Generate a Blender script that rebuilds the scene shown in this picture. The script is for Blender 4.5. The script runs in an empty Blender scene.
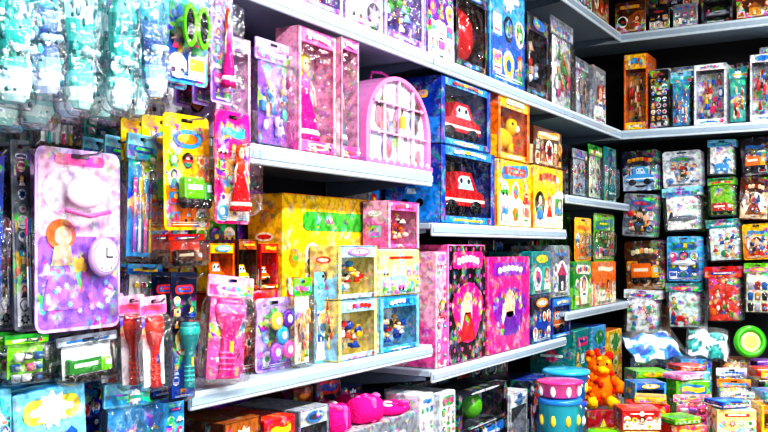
import bpy, math, random
from mathutils import Matrix, Vector
pi=math.pi
H=1.5                     # eye height
ANG=math.radians(30.3); s_,c_=math.sin(ANG),math.cos(ANG)
F=900.0; HZ=248.0
DF=1.217                  # aisle centre -> shelf fronts (metres)
WL=-1.60                  # long wall plane x
BF=4.39; WB=4.76          # end wall shelf fronts / end wall plane y
scene=bpy.context.scene
COL=scene.collection
# ------------------------------------------------------------------ materials
def lin(h):
    if isinstance(h,tuple): return h
    h=h.lstrip('#'); o=[]
    for i in (0,2,4):
        x=int(h[i:i+2],16)/255; o.append(x/12.92 if x<=.04045 else ((x+.055)/1.055)**2.4)
    return (*o,1)
MATS={}
def nmat(name,rough=.4,spec=.5,kind='plain',coat=0,metal=0):
    m=bpy.data.materials.new(name); m.use_nodes=True; nt=m.node_tree; N=nt.nodes; Lk=nt.links
    b=N['Principled BSDF']; b.inputs['Roughness'].default_value=rough
    b.inputs['Specular IOR Level'].default_value=spec; b.inputs['Coat Weight'].default_value=coat; b.inputs['Coat Roughness'].default_value=.08; b.inputs['Metallic'].default_value=metal
    a=N.new('ShaderNodeAttribute'); a.attribute_name='col'
    tc=N.new('ShaderNodeTexCoord')
    if kind in('print','busy'):
        v=N.new('ShaderNodeTexVoronoi'); v.inputs['Scale'].default_value=85 if kind=='print' else 52
        nz=N.new('ShaderNodeTexNoise'); nz.inputs['Scale'].default_value=34; nz.inputs['Detail'].default_value=4
        ad=N.new('ShaderNodeVectorMath'); ad.operation='MULTIPLY_ADD'; ad.inputs[1].default_value=(.06,.06,.06)
        Lk.new(tc.outputs['Object'],nz.inputs['Vector']); Lk.new(nz.outputs['Color'],ad.inputs[0]); Lk.new(tc.outputs['Object'],ad.inputs[2])
        Lk.new(ad.outputs[0],v.inputs['Vector'])
        hs=N.new('ShaderNodeHueSaturation'); hs.inputs['Saturation'].default_value=1.2; hs.inputs['Value'].default_value=1.15
        ga=N.new('ShaderNodeGamma'); ga.inputs[1].default_value=1.4
        Lk.new(v.outputs['Color'],ga.inputs[0]); Lk.new(ga.outputs[0],hs.inputs['Color'])
        n2=N.new('ShaderNodeTexNoise'); n2.inputs['Scale'].default_value=18; n2.inputs['Detail'].default_value=4
        Lk.new(tc.outputs['Object'],n2.inputs['Vector'])
        mr=N.new('ShaderNodeMapRange'); mr.inputs[1].default_value=.49; mr.inputs[2].default_value=.58
        mr.inputs[3].default_value=0; mr.inputs[4].default_value=.34 if kind=='print' else .85
        Lk.new(n2.outputs['Fac'],mr.inputs[0])
        mx=N.new('ShaderNodeMix'); mx.data_type='RGBA'
        Lk.new(mr.outputs[0],mx.inputs[0]); Lk.new(a.outputs['Color'],mx.inputs[6]); Lk.new(hs.outputs[0],mx.inputs[7])
        n3=N.new('ShaderNodeTexNoise'); n3.inputs['Scale'].default_value=55; n3.inputs['Detail'].default_value=3
        Lk.new(tc.outputs['Object'],n3.inputs['Vector'])
        m3=N.new('ShaderNodeMapRange'); m3.inputs[1].default_value=.36; m3.inputs[2].default_value=.56; m3.inputs[3].default_value=.6; m3.inputs[4].default_value=1.15
        Lk.new(n3.outputs['Fac'],m3.inputs[0])
        vm=N.new('ShaderNodeVectorMath'); vm.operation='SCALE'; Lk.new(mx.outputs[2],vm.inputs[0]); Lk.new(m3.outputs[0],vm.inputs[3])
        Lk.new(vm.outputs[0],b.inputs['Base Color'])
    else:
        nz=N.new('ShaderNodeTexNoise'); nz.inputs['Scale'].default_value=40; nz.inputs['Detail'].default_value=3
        Lk.new(tc.outputs['Object'],nz.inputs['Vector'])
        mr=N.new('ShaderNodeMapRange'); mr.inputs[3].default_value=.85; mr.inputs[4].default_value=1.12
        Lk.new(nz.outputs['Fac'],mr.inputs[0])
        vm=N.new('ShaderNodeVectorMath'); vm.operation='SCALE'
        Lk.new(a.outputs['Color'],vm.inputs[0]); Lk.new(mr.outputs[0],vm.inputs[3]); Lk.new(vm.outputs[0],b.inputs['Base Color'])
        if kind=='fabric':
            bp=N.new('ShaderNodeBump'); bp.inputs['Strength'].default_value=.6; bp.inputs['Distance'].default_value=.01
            n3=N.new('ShaderNodeTexNoise'); n3.inputs['Scale'].default_value=160; Lk.new(tc.outputs['Object'],n3.inputs['Vector'])
            Lk.new(n3.outputs['Fac'],bp.inputs['Height']); Lk.new(bp.outputs[0],b.inputs['Normal'])
    MATS[name]=m
nmat('print',.3,.5,'print',.3); nmat('busy',.3,.5,'busy',.3); nmat('plastic',.2,.5,'plain',.3)
nmat('fabric',.9,.2,'fabric'); nmat('coated_metal',.4,.45); nmat('chrome',.25,.5,'plain',0,.9); nmat('matte',.8,.2)
def clearmat(name,base,amp,scale,strength,tint=(.97,.98,1,1)):
    m=bpy.data.materials.new(name); m.use_nodes=True; nt=m.node_tree; nt.nodes.clear()
    o=nt.nodes.new('ShaderNodeOutputMaterial'); t=nt.nodes.new('ShaderNodeBsdfTransparent'); t.inputs[0].default_value=tint
    g=nt.nodes.new('ShaderNodeBsdfGlossy'); g.inputs['Roughness'].default_value=.1
    fz=nt.nodes.new('ShaderNodeLayerWeight'); fz.inputs[0].default_value=.5
    tc=nt.nodes.new('ShaderNodeTexCoord'); nz=nt.nodes.new('ShaderNodeTexNoise'); nz.inputs['Scale'].default_value=scale; nz.inputs['Detail'].default_value=3
    bp=nt.nodes.new('ShaderNodeBump'); bp.inputs['Strength'].default_value=strength; bp.inputs['Distance'].default_value=.02
    nt.links.new(tc.outputs['Object'],nz.inputs['Vector']); nt.links.new(nz.outputs['Fac'],bp.inputs['Height'])
    nt.links.new(bp.outputs[0],g.inputs['Normal']); nt.links.new(bp.outputs[0],fz.inputs['Normal'])
    pw=nt.nodes.new('ShaderNodeMath'); pw.operation='POWER'; pw.inputs[1].default_value=2.5; nt.links.new(fz.outputs['Facing'],pw.inputs[0])
    ma=nt.nodes.new('ShaderNodeMath'); ma.operation='MULTIPLY_ADD'; ma.inputs[1].default_value=amp; ma.inputs[2].default_value=base; ma.use_clamp=True
    nt.links.new(pw.outputs[0],ma.inputs[0])
    mx=nt.nodes.new('ShaderNodeMixShader'); nt.links.new(ma.outputs[0],mx.inputs[0]); nt.links.new(t.outputs[0],mx.inputs[1]); nt.links.new(g.outputs[0],mx.inputs[2])
    nt.links.new(mx.outputs[0],o.inputs[0]); MATS[name]=m
clearmat('clear',.06,.7,26,1.0); clearmat('crinkle',.10,.7,38,1.0); clearmat('film',.03,.3,16,.8)

def wallmat(name,base,hole=None,pitch=.03,rough=.6,noise=.15):
    m=bpy.data.materials.new(name); m.use_nodes=True; nt=m.node_tree; N=nt.nodes; Lk=nt.links; b=N['Principled BSDF']
    b.inputs['Roughness'].default_value=rough
    tc=N.new('ShaderNodeTexCoord'); nz=N.new('ShaderNodeTexNoise'); nz.inputs['Scale'].default_value=3; nz.inputs['Detail'].default_value=4
    Lk.new(tc.outputs['Object'],nz.inputs['Vector'])
    cr=N.new('ShaderNodeMix'); cr.data_type='RGBA'; B=lin(base)
    cr.inputs[6].default_value=tuple(x*(1-noise) for x in B[:3])+(1,); cr.inputs[7].default_value=tuple(min(1,x*(1+noise)) for x in B[:3])+(1,)
    Lk.new(nz.outputs['Fac'],cr.inputs[0]); out=cr.outputs[2]
    if hole:
        vo=N.new('ShaderNodeTexVoronoi'); vo.inputs['Randomness'].default_value=0; vo.inputs['Scale'].default_value=1/pitch
        Lk.new(tc.outputs['Object'],vo.inputs['Vector'])
        lt=N.new('ShaderNodeMath'); lt.operation='LESS_THAN'; lt.inputs[1].default_value=.2; Lk.new(vo.outputs['Distance'],lt.inputs[0])
        m2=N.new('ShaderNodeMix'); m2.data_type='RGBA'; m2.inputs[7].default_value=lin(hole)
        Lk.new(lt.outputs[0],m2.inputs[0]); Lk.new(out,m2.inputs[6]); out=m2.outputs[2]
    Lk.new(out,b.inputs['Base Color']); return m
# ------------------------------------------------------------------ mesh builder
FR=(Vector((0,0,0)),Vector((0,1,0)),Vector((0,0,1)),Vector((1,0,0)))
class MB:
    def __init__(s): s.v=[];s.f=[];s.c=[];s.m=[];s.s=[];s.mats=[];s.M=Matrix.Identity(4)
    def add(s,vs,fs,col,mat='print',smooth=False):
        o=len(s.v); s.v+= [tuple(s.M@Vector(p)) for p in vs]
        if mat not in s.mats: s.mats.append(mat)
        mi=s.mats.index(mat); cl=lin(col)
        for f in fs: s.f.append([i+o for i in f]); s.c.append(cl); s.m.append(mi); s.s.append(smooth)
    def cbox(s,c,sz,col,mat='print',bev=.002):
        h=[x/2 for x in sz]; b=min(bev,min(h)*.6); V=[];I={}
        for sx in(-1,1):
            for sy in(-1,1):
                for sw in(-1,1):
                    g=(sx,sy,sw)
                    for a in range(3):
                        p=[g[k]*(h[k]-(0 if k==a else b))+c[k] for k in range(3)]
                        I[(g,a)]=len(V); V.append(p)
        Fs=[]
        for a in range(3):
            o=[k for k in range(3) if k!=a]
            for sg in(-1,1):
                q=[]
                for (p,r) in((-1,-1),(1,-1),(1,1),(-1,1)):
                    g=[0,0,0]; g[a]=sg; g[o[0]]=p; g[o[1]]=r; q.append(I[(tuple(g),a)])
                if (sg<0)!=(a==1): q.reverse()
                Fs.append(q)
            x,y=o
            for p in(-1,1):
                for r in(-1,1):
                    g1=[0,0,0]; g1[x]=p; g1[y]=r; g2=list(g1); g1[a]=-1; g2[a]=1; g1=tuple(g1);g2=tuple(g2)
                    Fs.append([I[(g1,x)],I[(g2,x)],I[(g2,y)],I[(g1,y)]])
        for sx in(-1,1):
            for sy in(-1,1):
                for sw in(-1,1): Fs.append([I[((sx,sy,sw),a)] for a in range(3)])
        s.add(V,Fs,col,mat)
    def poly(s,pts,n,col,fr=FR,mat='print'):
        O,U,V,N=fr; s.add([O+U*p[0]+V*p[1]+N*n for p in pts],[list(range(len(pts)))],col,mat)
    def loft(s,loops,col,mat='plastic',smooth=True,cap=True,cols=None):
        k=len(loops[0]); V=[p for l in loops for p in l]
        if cols is None:
            fs=[[j*k+i,j*k+(i+1)%k,(j+1)*k+(i+1)%k,(j+1)*k+i] for j in range(len(loops)-1) for i in range(k)]
            if cap: fs+=[list(range(k))[::-1],[ (len(loops)-1)*k+i for i in range(k)]]
            s.add(V,fs,col,mat,smooth)
        else:
            for j in range(len(loops)-1):
                s.add(loops[j]+loops[j+1],[[i,(i+1)%k,k+(i+1)%k,k+i] for i in range(k)],cols[j],mat,smooth)
            if cap: s.add(loops[0],[list(range(k))],cols[0],mat); s.add(loops[-1],[list(range(k))],cols[-1],mat)
    def lathe(s,prof,c=(0,0,0),axis='z',seg=14,col='#ffffff',mat='plastic',cols=None,sc=(1,1)):
        L=[]
        for r,t in prof:
            r=max(r,1e-4); l=[]
            for i in range(seg):
                a=2*pi*i/seg; x,y=r*math.cos(a)*sc[0],r*math.sin(a)*sc[1]
                if axis=='z': p=(c[0]+x,c[1]+y,c[2]+t)
                elif axis=='x': p=(c[0]+t,c[1]+x,c[2]+y)
                else: p=(c[0]+x,c[1]+t,c[2]+y)
                l.append(p)
            L.append(l)
        s.loft(L,col,mat,cols=cols)
    def ell(s,c,r,col,mat='plastic',seg=12,rings=7):
        L=[]
        for j in range(rings+1):
            t=-pi/2+pi*j/rings; q=max(math.cos(t),.02)
            L.append([(c[0]+r[0]*q*math.cos(2*pi*i/seg),c[1]+r[1]*q*math.sin(2*pi*i/seg),c[2]+r[2]*math.sin(t)) for i in range(seg)])
        s.loft(L,col,mat)
    def tube(s,pts,r,col,mat='plastic',seg=7):
        L=[]; P=[Vector(p) for p in pts]
        for i,p in enumerate(P):
            d=(P[min(i+1,len(P)-1)]-P[max(i-1,0)]).normalized()
            up=Vector((0,0,1)) if abs(d.z)<.9 else Vector((1,0,0))
            a=d.cross(up).normalized(); b=d.cross(a)
            rr=r[i] if isinstance(r,(list,tuple)) else r
            L.append([tuple(p+a*rr*math.cos(2*pi*k/seg)+b*rr*math.sin(2*pi*k/seg)) for k in range(seg)])
        s.loft(L,col,mat)
    def prism(s,pts,n0,n1,col,mat='print',smooth=False):
        s.loft([[(n0,p[0],p[1]) for p in pts],[(n1,p[0],p[1]) for p in pts]],col,mat,smooth)
    def ring(s,outer,inner,n0,n1,col,mat='plastic'):
        k=len(outer)
        V=[(n1,*p) for p in outer]+[(n1,*p) for p in inner]+[(n0,*p) for p in outer]+[(n0,*p) for p in inner]
        fs=[]
        for i in range(k):
            j=(i+1)%k
            fs+=[[i,j,k+j,k+i],[i,2*k+i,2*k+j,j],[k+i,k+j,3*k+j,3*k+i],[2*k+i,3*k+i,3*k+j,2*k+j]]
        s.add(V,fs,col,mat)
    def obj(s,name,parent=None):
        me=bpy.data.meshes.new(name); me.from_pydata(s.v,[],s.f)
        for n in s.mats: me.materials.append(MATS[n])
        me.polygons.foreach_set('material_index',s.m); me.polygons.foreach_set('use_smooth',s.s)
        at=me.color_attributes.new('col','FLOAT_COLOR','CORNER'); buf=[]
        for f,c in zip(s.f,s.c): buf+=list(c)*len(f)
        at.data.foreach_set('color',buf); me.update()
        ob=bpy.data.objects.new(name,me); COL.objects.link(ob)
        if parent: ob.parent=parent
        return ob
def rrect(w,h,r,seg=3,cx=0,cy=0):
    r=min(r,w/2*.99,h/2*.99); P=[]
    for (x,y,a) in((w/2-r,-h/2+r,-pi/2),(w/2-r,h/2-r,0),(-w/2+r,h/2-r,pi/2),(-w/2+r,-h/2+r,pi)):
        for i in range(seg+1):
            t=a+pi/2*i/seg; P.append((cx+x+r*math.cos(t),cy+y+r*math.sin(t)))
    return P
def disc(cx,cy,r,k=14,ry=None):
    ry=ry or r; return [(cx+r*math.cos(2*pi*i/k),cy+ry*math.sin(2*pi*i/k)) for i in range(k)]
def star(cx,cy,r,k=5,q=.45,ph=pi/2): return [(cx+(r if i%2==0 else r*q)*math.cos(ph+pi*i/k),cy+(r if i%2==0 else r*q)*math.sin(ph+pi*i/k)) for i in range(2*k)]
def flower(cx,cy,r,k=6): return [(cx+r*(.72+.28*math.cos(k*2*pi*i/36))*math.cos(2*pi*i/36),cy+r*(.72+.28*math.cos(k*2*pi*i/36))*math.sin(2*pi*i/36)) for i in range(36)]
def logo(mb,u0,u1,v,th,n,cols,fr,rng):
    """wordless title mark: arched blocks, soft wave, burst or oval badge"""
    k=rng.choice(['arch','arch','oval','oval','wave','burst','bar']); W=u1-u0; col=rng.choice(cols)
    if k=='arch':
        q=6
        for i in range(q):
            t=(i+.5)/q-.5; mb.poly(rrect(W/q*.95,th*.75,W/q*.25,2,u0+(i+.5)*W/q,v+th*.5*(.25-t*t*3)),n,cols[i%len(cols)] if rng.random()<.4 else col,fr)
    elif k=='bar':
        mb.poly(rrect(W*.95,th*.8,th*.3,3,(u0+u1)/2,v),n,col,fr); mb.poly(rrect(W*.7,th*.3,th*.12,2,(u0+u1)/2,v+th*.06),n+.0004,rng.choice(cols),fr,'busy')
    elif k=='oval':
        mb.poly(disc((u0+u1)/2,v,W*.48,16,th*.7),n,col,fr); mb.poly(disc((u0+u1)/2,v,W*.36,14,th*.38),n+.0004,rng.choice(cols),fr,'busy')
    elif k=='burst':
        mb.poly(star((u0+u1)/2,v,min(W*.4,th*1.1),9,.7),n,col,fr); mb.poly(rrect(W*.9,th*.4,th*.15,2,(u0+u1)/2,v),n+.0004,rng.choice(cols),fr)
    else:
        m=8; a=th*.14; T=th*.34
        for i in range(m):
            (x0,y0),(x1,y1)=[(u0+W*j/m,v+a*math.sin(2.2*j/m*pi)) for j in(i,i+1)]
            mb.poly([(x0,y0-T),(x1,y1-T),(x1,y1+T),(x0,y0+T)],n,col,fr)
# ------------------------------------------------------------------ palettes
P={
'pink':("bright pink",["#e8188a","#f868b8","#ffffff","#7a2cb8","#ffd23a","#3fb8e8"]),
'rose':("pale pink",["#f4a8cc","#ea60ac","#fff4fa","#b070d8","#e05070","#70c8c0"]),
'lilac':("lilac",["#bca0e8","#9058d0","#f8f4ff","#f068b8","#90d0f8","#70c878"]),
'blush':("blush pink and lilac",["#f4cce8","#c8a8e8","#ffffff","#f080c0","#9880d8","#e89060"]),
'blue':("blue",["#0c40ac","#2090e8","#ffffff","#e02020","#f8c818","#101830"]),
'sky':("sky blue",["#40a8e4","#1860c0","#ffffff","#f0d030","#e03878","#1c9850"]),
'aqua':("pale aqua blue",["#7cccec","#38a0dc","#ffffff","#2060b8","#40c8b8","#f0d850"]),
'navy':("dark navy",["#0a1436","#1c48a8","#c8d8f0","#c82828","#e0a020","#3494d4"]),
'black':("black",["#08080c","#2a2a36","#d0d0dc","#b02020","#2874c4","#d09820"]),
'orange':("orange",["#f47808","#fcc018","#fff4d8","#d02818","#30a0e0","#40a838"]),
'yellow':("yellow",["#f8c810","#f48008","#fff6d8","#e02a1a","#2a8cd8","#40a838"]),
'green':("green",["#1c8a2c","#7ccc1c","#f0ffe0","#f0c414","#e03058","#1058a0"]),
'lime':("lime green",["#6cc818","#189434","#f8ffe0","#f0e024","#f060a4","#1c78c0"]),
'teal':("teal",["#108488","#28b8b0","#e0f8f8","#e03c88","#e8c434","#1c3c8a"]),
'mint':("mint and white",["#8ce0d0","#3cc0b0","#ffffff","#b0a4ec","#f0b0d8","#4a8ad0"]),
'red':("red",["#c81018","#f04020","#fff0e0","#f8c018","#1848a8","#1c1c20"]),
'grey':("silver grey",["#78808e","#b4bcc8","#f4f6fa","#303848","#3070b0","#b83860"]),
'white':("white",["#dce4ee","#fafcff","#88a4cc","#e84088","#2478c8","#48a850"]),
'brown':("brown",["#54260f","#9c5820","#f0dcb8","#cc3418","#e0a028","#22201e"]),
'pastel':("pastel",["#fce890","#a8dcf8","#ffffff","#e03028","#f080c0","#50b048"]),
'violet':("violet",["#6424a0","#a858dc","#f4e8ff","#f058a8","#f0c848","#28a8d8"]),
}
def motif(mb,cx,cy,r,C,rng,fr,kinds=None):
    k=rng.choice(kinds or ['disc','star','fig','fig','fig','car','house','blob','blob','blob','scene','scene','panel']); a,b=rng.sample(C[1:],2); n=.0026
    if rng.random()<.45: mb.poly([(cx+r*1.12*(.9+.1*math.sin(3*t))*math.cos(t),cy+r*1.1*math.sin(t)) for t in [2*pi*i/14 for i in range(14)]],n-.0005,rng.choice(['#ffffff','#ffffff','#0a0a18',C[0]]),fr)
    if k=='disc': mb.poly(disc(cx,cy,r),n,a,fr); mb.poly(disc(cx-r*.2,cy+r*.15,r*.5),n+.0004,b,fr)
    elif k=='star': mb.poly(star(cx,cy,r,7,.6),n,a,fr); mb.poly(disc(cx,cy,r*.45),n+.0004,b,fr)
    elif k=='panel':
        mb.poly(rrect(r*1.8,r*1.7,r*.1,2,cx,cy),n,C[2],fr); mb.poly(rrect(r*1.5,r*.9,r*.1,2,cx,cy+r*.25),n+.0004,a,fr,'busy'); mb.poly(rrect(r*1.2,r*.14,r*.05,1,cx,cy-r*.5),n+.0004,b,fr)
    elif k=='scene':
        mb.poly(rrect(r*1.8,r*1.5,r*.2,2,cx,cy),n,a,fr,'busy'); mb.poly(rrect(r*1.5,r*.6,r*.2,2,cx,cy-r*.3),n+.0004,b,fr); mb.poly(disc(cx+r*.2,cy+r*.2,r*.35,9),n+.0008,rng.choice(C),fr)
    elif k=='fig':
        hair=rng.choice(['#3a1c0c','#e8b830','#7a2c10','#141010','#c04a18'])
        mb.poly([(cx-r*.75,cy-r),(cx+r*.75,cy-r),(cx+r*.25,cy+r*.15),(cx-r*.25,cy+r*.15)],n,a,fr)
        mb.poly(disc(cx,cy+r*.48,r*.52,12,r*.55),n+.0003,hair,fr); mb.poly(disc(cx,cy+r*.4,r*.34,10,r*.38),n+.0006,'#f2c4a0',fr)
        mb.poly([(cx-r*.8,cy-r*.25),(cx-r*.2,cy-r*.05),(cx-r*.2,cy+r*.12),(cx-r*.85,cy-r*.1)],n+.0006,'#f2c4a0',fr)
        mb.poly(rrect(r*.7,r*.16,r*.05,2,cx,cy-r*.3),n+.0008,b,fr)
    elif k=='car':
        mb.poly([(cx-r,cy-r*.4),(cx+r,cy-r*.4),(cx+r,cy+r*.05),(cx+r*.5,cy+r*.1),(cx+r*.3,cy+r*.55),(cx-r*.4,cy+r*.55),(cx-r*.6,cy+r*.1),(cx-r,cy)],n,a,fr)
        for q in(-.5,.5): mb.poly(disc(cx+q*r,cy-r*.4,r*.24,10),n+.0004,'#101014',fr)
        mb.poly([(cx-r*.4,cy+r*.1),(cx+r*.3,cy+r*.1),(cx+r*.15,cy+r*.42),(cx-r*.3,cy+r*.42)],n+.0004,'#cfeaff',fr)
    elif k=='house':
        mb.poly(rrect(r*1.5,r*1.1,r*.1,2,cx,cy-r*.4),n,a,fr); mb.poly([(cx-r,cy+r*.1),(cx+r,cy+r*.1),(cx,cy+r)],n+.0004,b,fr)
        mb.poly(rrect(r*.4,r*.6,r*.1,2,cx,cy-r*.6),n+.0006,C[2],fr)
    else:
        pts=[(cx+r*(.6+.4*rng.random())*math.cos(2*pi*i/9),cy+r*(.6+.4*rng.random())*math.sin(2*pi*i/9)) for i in range(9)]
        mb.poly(pts,n,a,fr,'busy'); mb.poly(disc(cx+r*.1,cy-r*.1,r*.4,9,r*.3),n+.0004,b,fr)
def art(mb,u0,v0,u1,v1,C,rng,fr=FR,sparse=False,banner=True,cellf=None,kinds=None):
    W,Hh=u1-u0,v1-v0; m=min(W,Hh)
    if m<.008: return
    mb.poly([(u0,v0),(u1,v0),(u1,v1),(u0,v1)],.0006,C[0],fr,'busy' if rng.random()<.35 and not sparse else 'print')
    ph=rng.random()*6; vh=v0+Hh*rng.uniform(.25,.6); sl=rng.uniform(-.15,.15)*Hh
    wv=[(u0,v0),(u1,v0)]+[(u1-W*i/10,max(v0+.001,min(v1-.001,vh+sl*(i/5-1)+Hh*.06*math.sin(ph+i*.8)))) for i in range(11)]
    mb.poly(wv,.0011,C[rng.choice([1,1,2])],fr,'print' if sparse or rng.random()<.5 else 'busy')
    if sparse:
        logo(mb,u0+W*.2,u1-W*.2,v0+Hh*.75,m*.16,.002,C[2:5],fr,rng)
        if m>.04: motif(mb,(u0+u1)/2,v0+Hh*.35,m*.28,C,rng,fr)
        return
    top=v1
    if banner:
        bh=min(Hh*.2,W*.3); t=rng.uniform(-.1,.1); bx,by=(u0+u1)/2,v1-bh*.75; bw=W*.84
        if rng.random()<.4:
            pts=[(bx+x*math.cos(t)-y*math.sin(t),by+x*math.sin(t)+y*math.cos(t)) for x,y in rrect(bw,bh,bh*.45)]
            mb.poly(pts,.0018,C[rng.choice([2,3,4,5])],fr)
        logo(mb,bx-bw*.42,bx+bw*.42,by,bh*.75,.0022,[C[i] for i in rng.sample(range(1,6),3)],fr,rng)
        top=v1-bh*1.4
    cell=max(.022,m*(cellf or rng.choice([.3,.38,.5]))); nx=max(1,round(W/cell)); ny=max(1,round((top-v0)/cell)); cw=W/nx; ch=(top-v0)/ny
    big=cellf is None and rng.random()<.5 and nx>1 and ny>1
    if big: motif(mb,(u0+u1)/2,v0+(top-v0)*.55,min(W,top-v0)*.42,C,rng,(fr[0]+fr[3]*.0016,)+fr[1:])
    for i in range(nx):
        for j in range(ny):
            if big and (0<i<nx-1 and 0<j<ny-1 or rng.random()<.3): continue
            r=min(cw,ch)*.5*rng.uniform(.72,1.05); motif(mb,u0+(i+.5)*cw,v0+(j+.5)*ch,r,C,rng,fr,kinds)
    for j in range(2): mb.poly([(u0+W*.1,v0+m*(.03+.035*j)),(u0+W*rng.uniform(.5,.9),v0+m*(.03+.035*j)),(u0+W*.88,v0+m*(.045+.035*j)),(u0+W*.1,v0+m*(.045+.035*j))],.0042,C[2] if lin(C[1])[1]<.4 else '#20202c',fr)
# ------------------------------------------------------------------ toy shapes (unit space)
def toy(mb,kind,C,rng,M):
    mb.M=M
    if kind=='car':
        mb.prism([(-.5,.2),(-.5,.42),(-.27,.5),(-.14,.85),(.18,.85),(.32,.52),(.49,.44),(.5,.2)],-.36,.36,C[0],'plastic')
        mb.prism([(-.13,.52),(-.07,.78),(.13,.78),(.24,.52)],-.37,.37,'#bfe4ff','plastic')
        mb.prism([(-.5,.28),(-.5,.34),(.5,.34),(.5,.28)],-.375,.375,C[2],'plastic')
        for u in(-.28,.28):
            for n in(-.34,.34): mb.lathe([(.02,-.06),(.13,-.06),(.13,.06),(.07,.07),(.01,.07)],(n,u,.18),'x',12,'#101014')
        for u in(-.07,.1): mb.ell((.3,u,.68),(.1,.07,.1),'#ffffff'); mb.ell((.39,u,.68),(.03,.03,.05),'#101010')
    elif kind=='doll':
        mb.lathe([(.42,0),(.4,.05),(.28,.3),(.12,.55)],(0,0,0),'z',14,C[0],'fabric'); mb.lathe([(.12,.54),(.15,.64),(.16,.7),(.05,.75),(.04,.79)],(0,0,0),'z',10,C[1])
        mb.ell((0,0,.87),(.13,.13,.1),'#f4c8a8'); hair=rng.choice(['#f0c040','#5a2a10','#c04818','#18100c'])
        mb.ell((-.05,0,.89),(.15,.18,.115),hair,'fabric'); mb.ell((-.12,0,.74),(.1,.2,.18),hair,'fabric')
        for q in(-1,1): mb.tube([(0,q*.14,.7),(.05,q*.27,.58),(.1,q*.3,.42)],.035,'#f4c8a8'); mb.ell((.12,q*.05,.88),(.02,.02,.015),'#182040')
        mb.lathe([(.4,.07),(.41,.1),(.37,.13)],(0,0,0),'z',14,C[2],'fabric')
    elif kind=='ball':
        mb.ell((0,0,.5),(.48,.48,.48),C[0],seg=18,rings=10)
        for a in range(5):
            t=a*2*pi/5+.4; mb.ell((.3*math.cos(t),.3*math.sin(t),.62),(.16,.16,.2),C[1+a%3])
    elif kind=='torch':
        mb.lathe([(.3,0),(.33,.02),(.26,.06),(.24,.5),(.27,.58),(.46,.72),(.5,.78),(.5,.96),(.44,1)],(0,0,0),'z',16,C[0])
        mb.lathe([(.51,.8),(.53,.83),(.53,.9),(.51,.93)],(0,0,0),'z',16,C[1]); mb.cbox((.26,0,.4),(.1,.14,.14),C[4],'plastic',.02)
        for i in range(4): mb.lathe([(.27,.1+i*.07),(.29,.115+i*.07),(.27,.13+i*.07)],(0,0,0),'z',14,C[1])
    elif kind=='pots':
        for i in range(9):
            a,b=i%3,i//3; mb.lathe([(.12,0),(.15,.2),(.16,.22),(.05,.25)],(rng.uniform(-.15,.25),-.33+a*.33,.02+b*.33),'z',10,C[1+i%5])
            mb.ell((.12,-.33+a*.33,.12+b*.33),(.12,.09,.07),C[(i*2)%6])
    elif kind=='rounds':
        for i in range(5):
            u=(-.24,.24,0,-.22,.22)[i]; v=(.2,.22,.5,.78,.8)[i]; mb.lathe([(.2,-.1),(.24,0),(.2,.1),(.13,.14)],(.1,u,v),'x',14,C[(1,3,5,4,0)[i]],sc=(1,.75)); mb.ell((.26,u,v),(.06,.1,.08),C[2])
    elif kind=='playset':
        for i in range(16):
            u=rng.uniform(-.4,.4); v=rng.uniform(.02,.8); q=rng.choice([0,1,2,3,3]); cc=rng.choice(C[1:]+['#f2c4a0','#e02018']); z=rng.uniform(.7,1.6); X=rng.uniform(.0,.25)
            if q==0: mb.ell((X,u,v+.1),(.15,.075*z,.08*z),cc)
            elif q==1: mb.cbox((X,u,v+.08),(.25,.12*z,.12*z),cc,'plastic',.02)
            elif q==2: mb.lathe([(.09*z,0),(.06,.12),(.03,.18)],(X,u,v),'z',10,cc)
            else: mb.ell((X,u,v+.17),(.1,.05,.055),'#f2c4a0'); mb.ell((X-.06,u,v+.19),(.1,.07,.065),rng.choice(['#402010','#e0b030'])); mb.lathe([(.1,0),(.03,.13)],(X,u,v),'z',8,cc)
    elif kind=='animal':
        mb.ell((0,0,.42),(.3,.36,.26),C[0],'fabric'); mb.ell((.15,.26,.75),(.24,.2,.22),C[0],'fabric'); mb.ell((.3,.34,.7),(.12,.1,.1),C[2],'fabric')
        for q in(-1,1): mb.ell((q*.14,.22,.96),(.05,.06,.1),C[1],'fabric'); mb.ell((.34,.24+q*.08,.8),(.03,.03,.04),'#101010')
        for x in(-.15,.15):
            for y in(-.22,.22): mb.tube([(x,y,.32),(x,y,.04)],[.1,.09],C[0],'fabric')
        mb.tube([(0,-.32,.5),(0,-.46,.66)],[.06,.03],C[1],'fabric')
    elif kind=='glasses':
        for q in(-1,1):
            o=disc(q*.25,.55,.24,18,.3); i=disc(q*.25,.55,.17,18,.22); mb.ring(o,i,.1,.3,C[0]); mb.prism(i,.15,.2,'#20242c','plastic')
            mb.tube([(.2,q*.48,.6),(-.3,q*.48,.6),(-.45,q*.47,.45)],.035,C[0])
        mb.tube([(.2,-.05,.6),(.24,0,.64),(.2,.05,.6)],.04,C[0])
    elif kind=='watch':
        mb.lathe([(.46,0),(.5,.1),(.46,.25),(.4,.3)],(-.2,0,.5),'x',20,C[3]); mb.lathe([(.38,.3),(.37,.33)],(-.2,0,.5),'x',20,C[2])
        mb.cbox((.15,0,.62),(.04,.04,.26),'#303040','plastic',.01); mb.cbox((.15,.1,.5),(.04,.22,.04),'#303040','plastic',.01)
        for i in range(12): mb.ell((.14,.31*math.cos(i*pi/6),.5+.31*math.sin(i*pi/6)),(.02,.025,.025),C[1+i%2*2],seg=6,rings=4)
    elif kind=='truck':
        mb.cbox((0,-.12,.5),(.5,.68,.5),C[0],'plastic',.04); mb.cbox((0,.35,.42),(.46,.24,.46),C[1],'plastic',.05); mb.cbox((.24,.38,.5),(.04,.14,.18),'#cfe8ff','plastic',.01)
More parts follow.
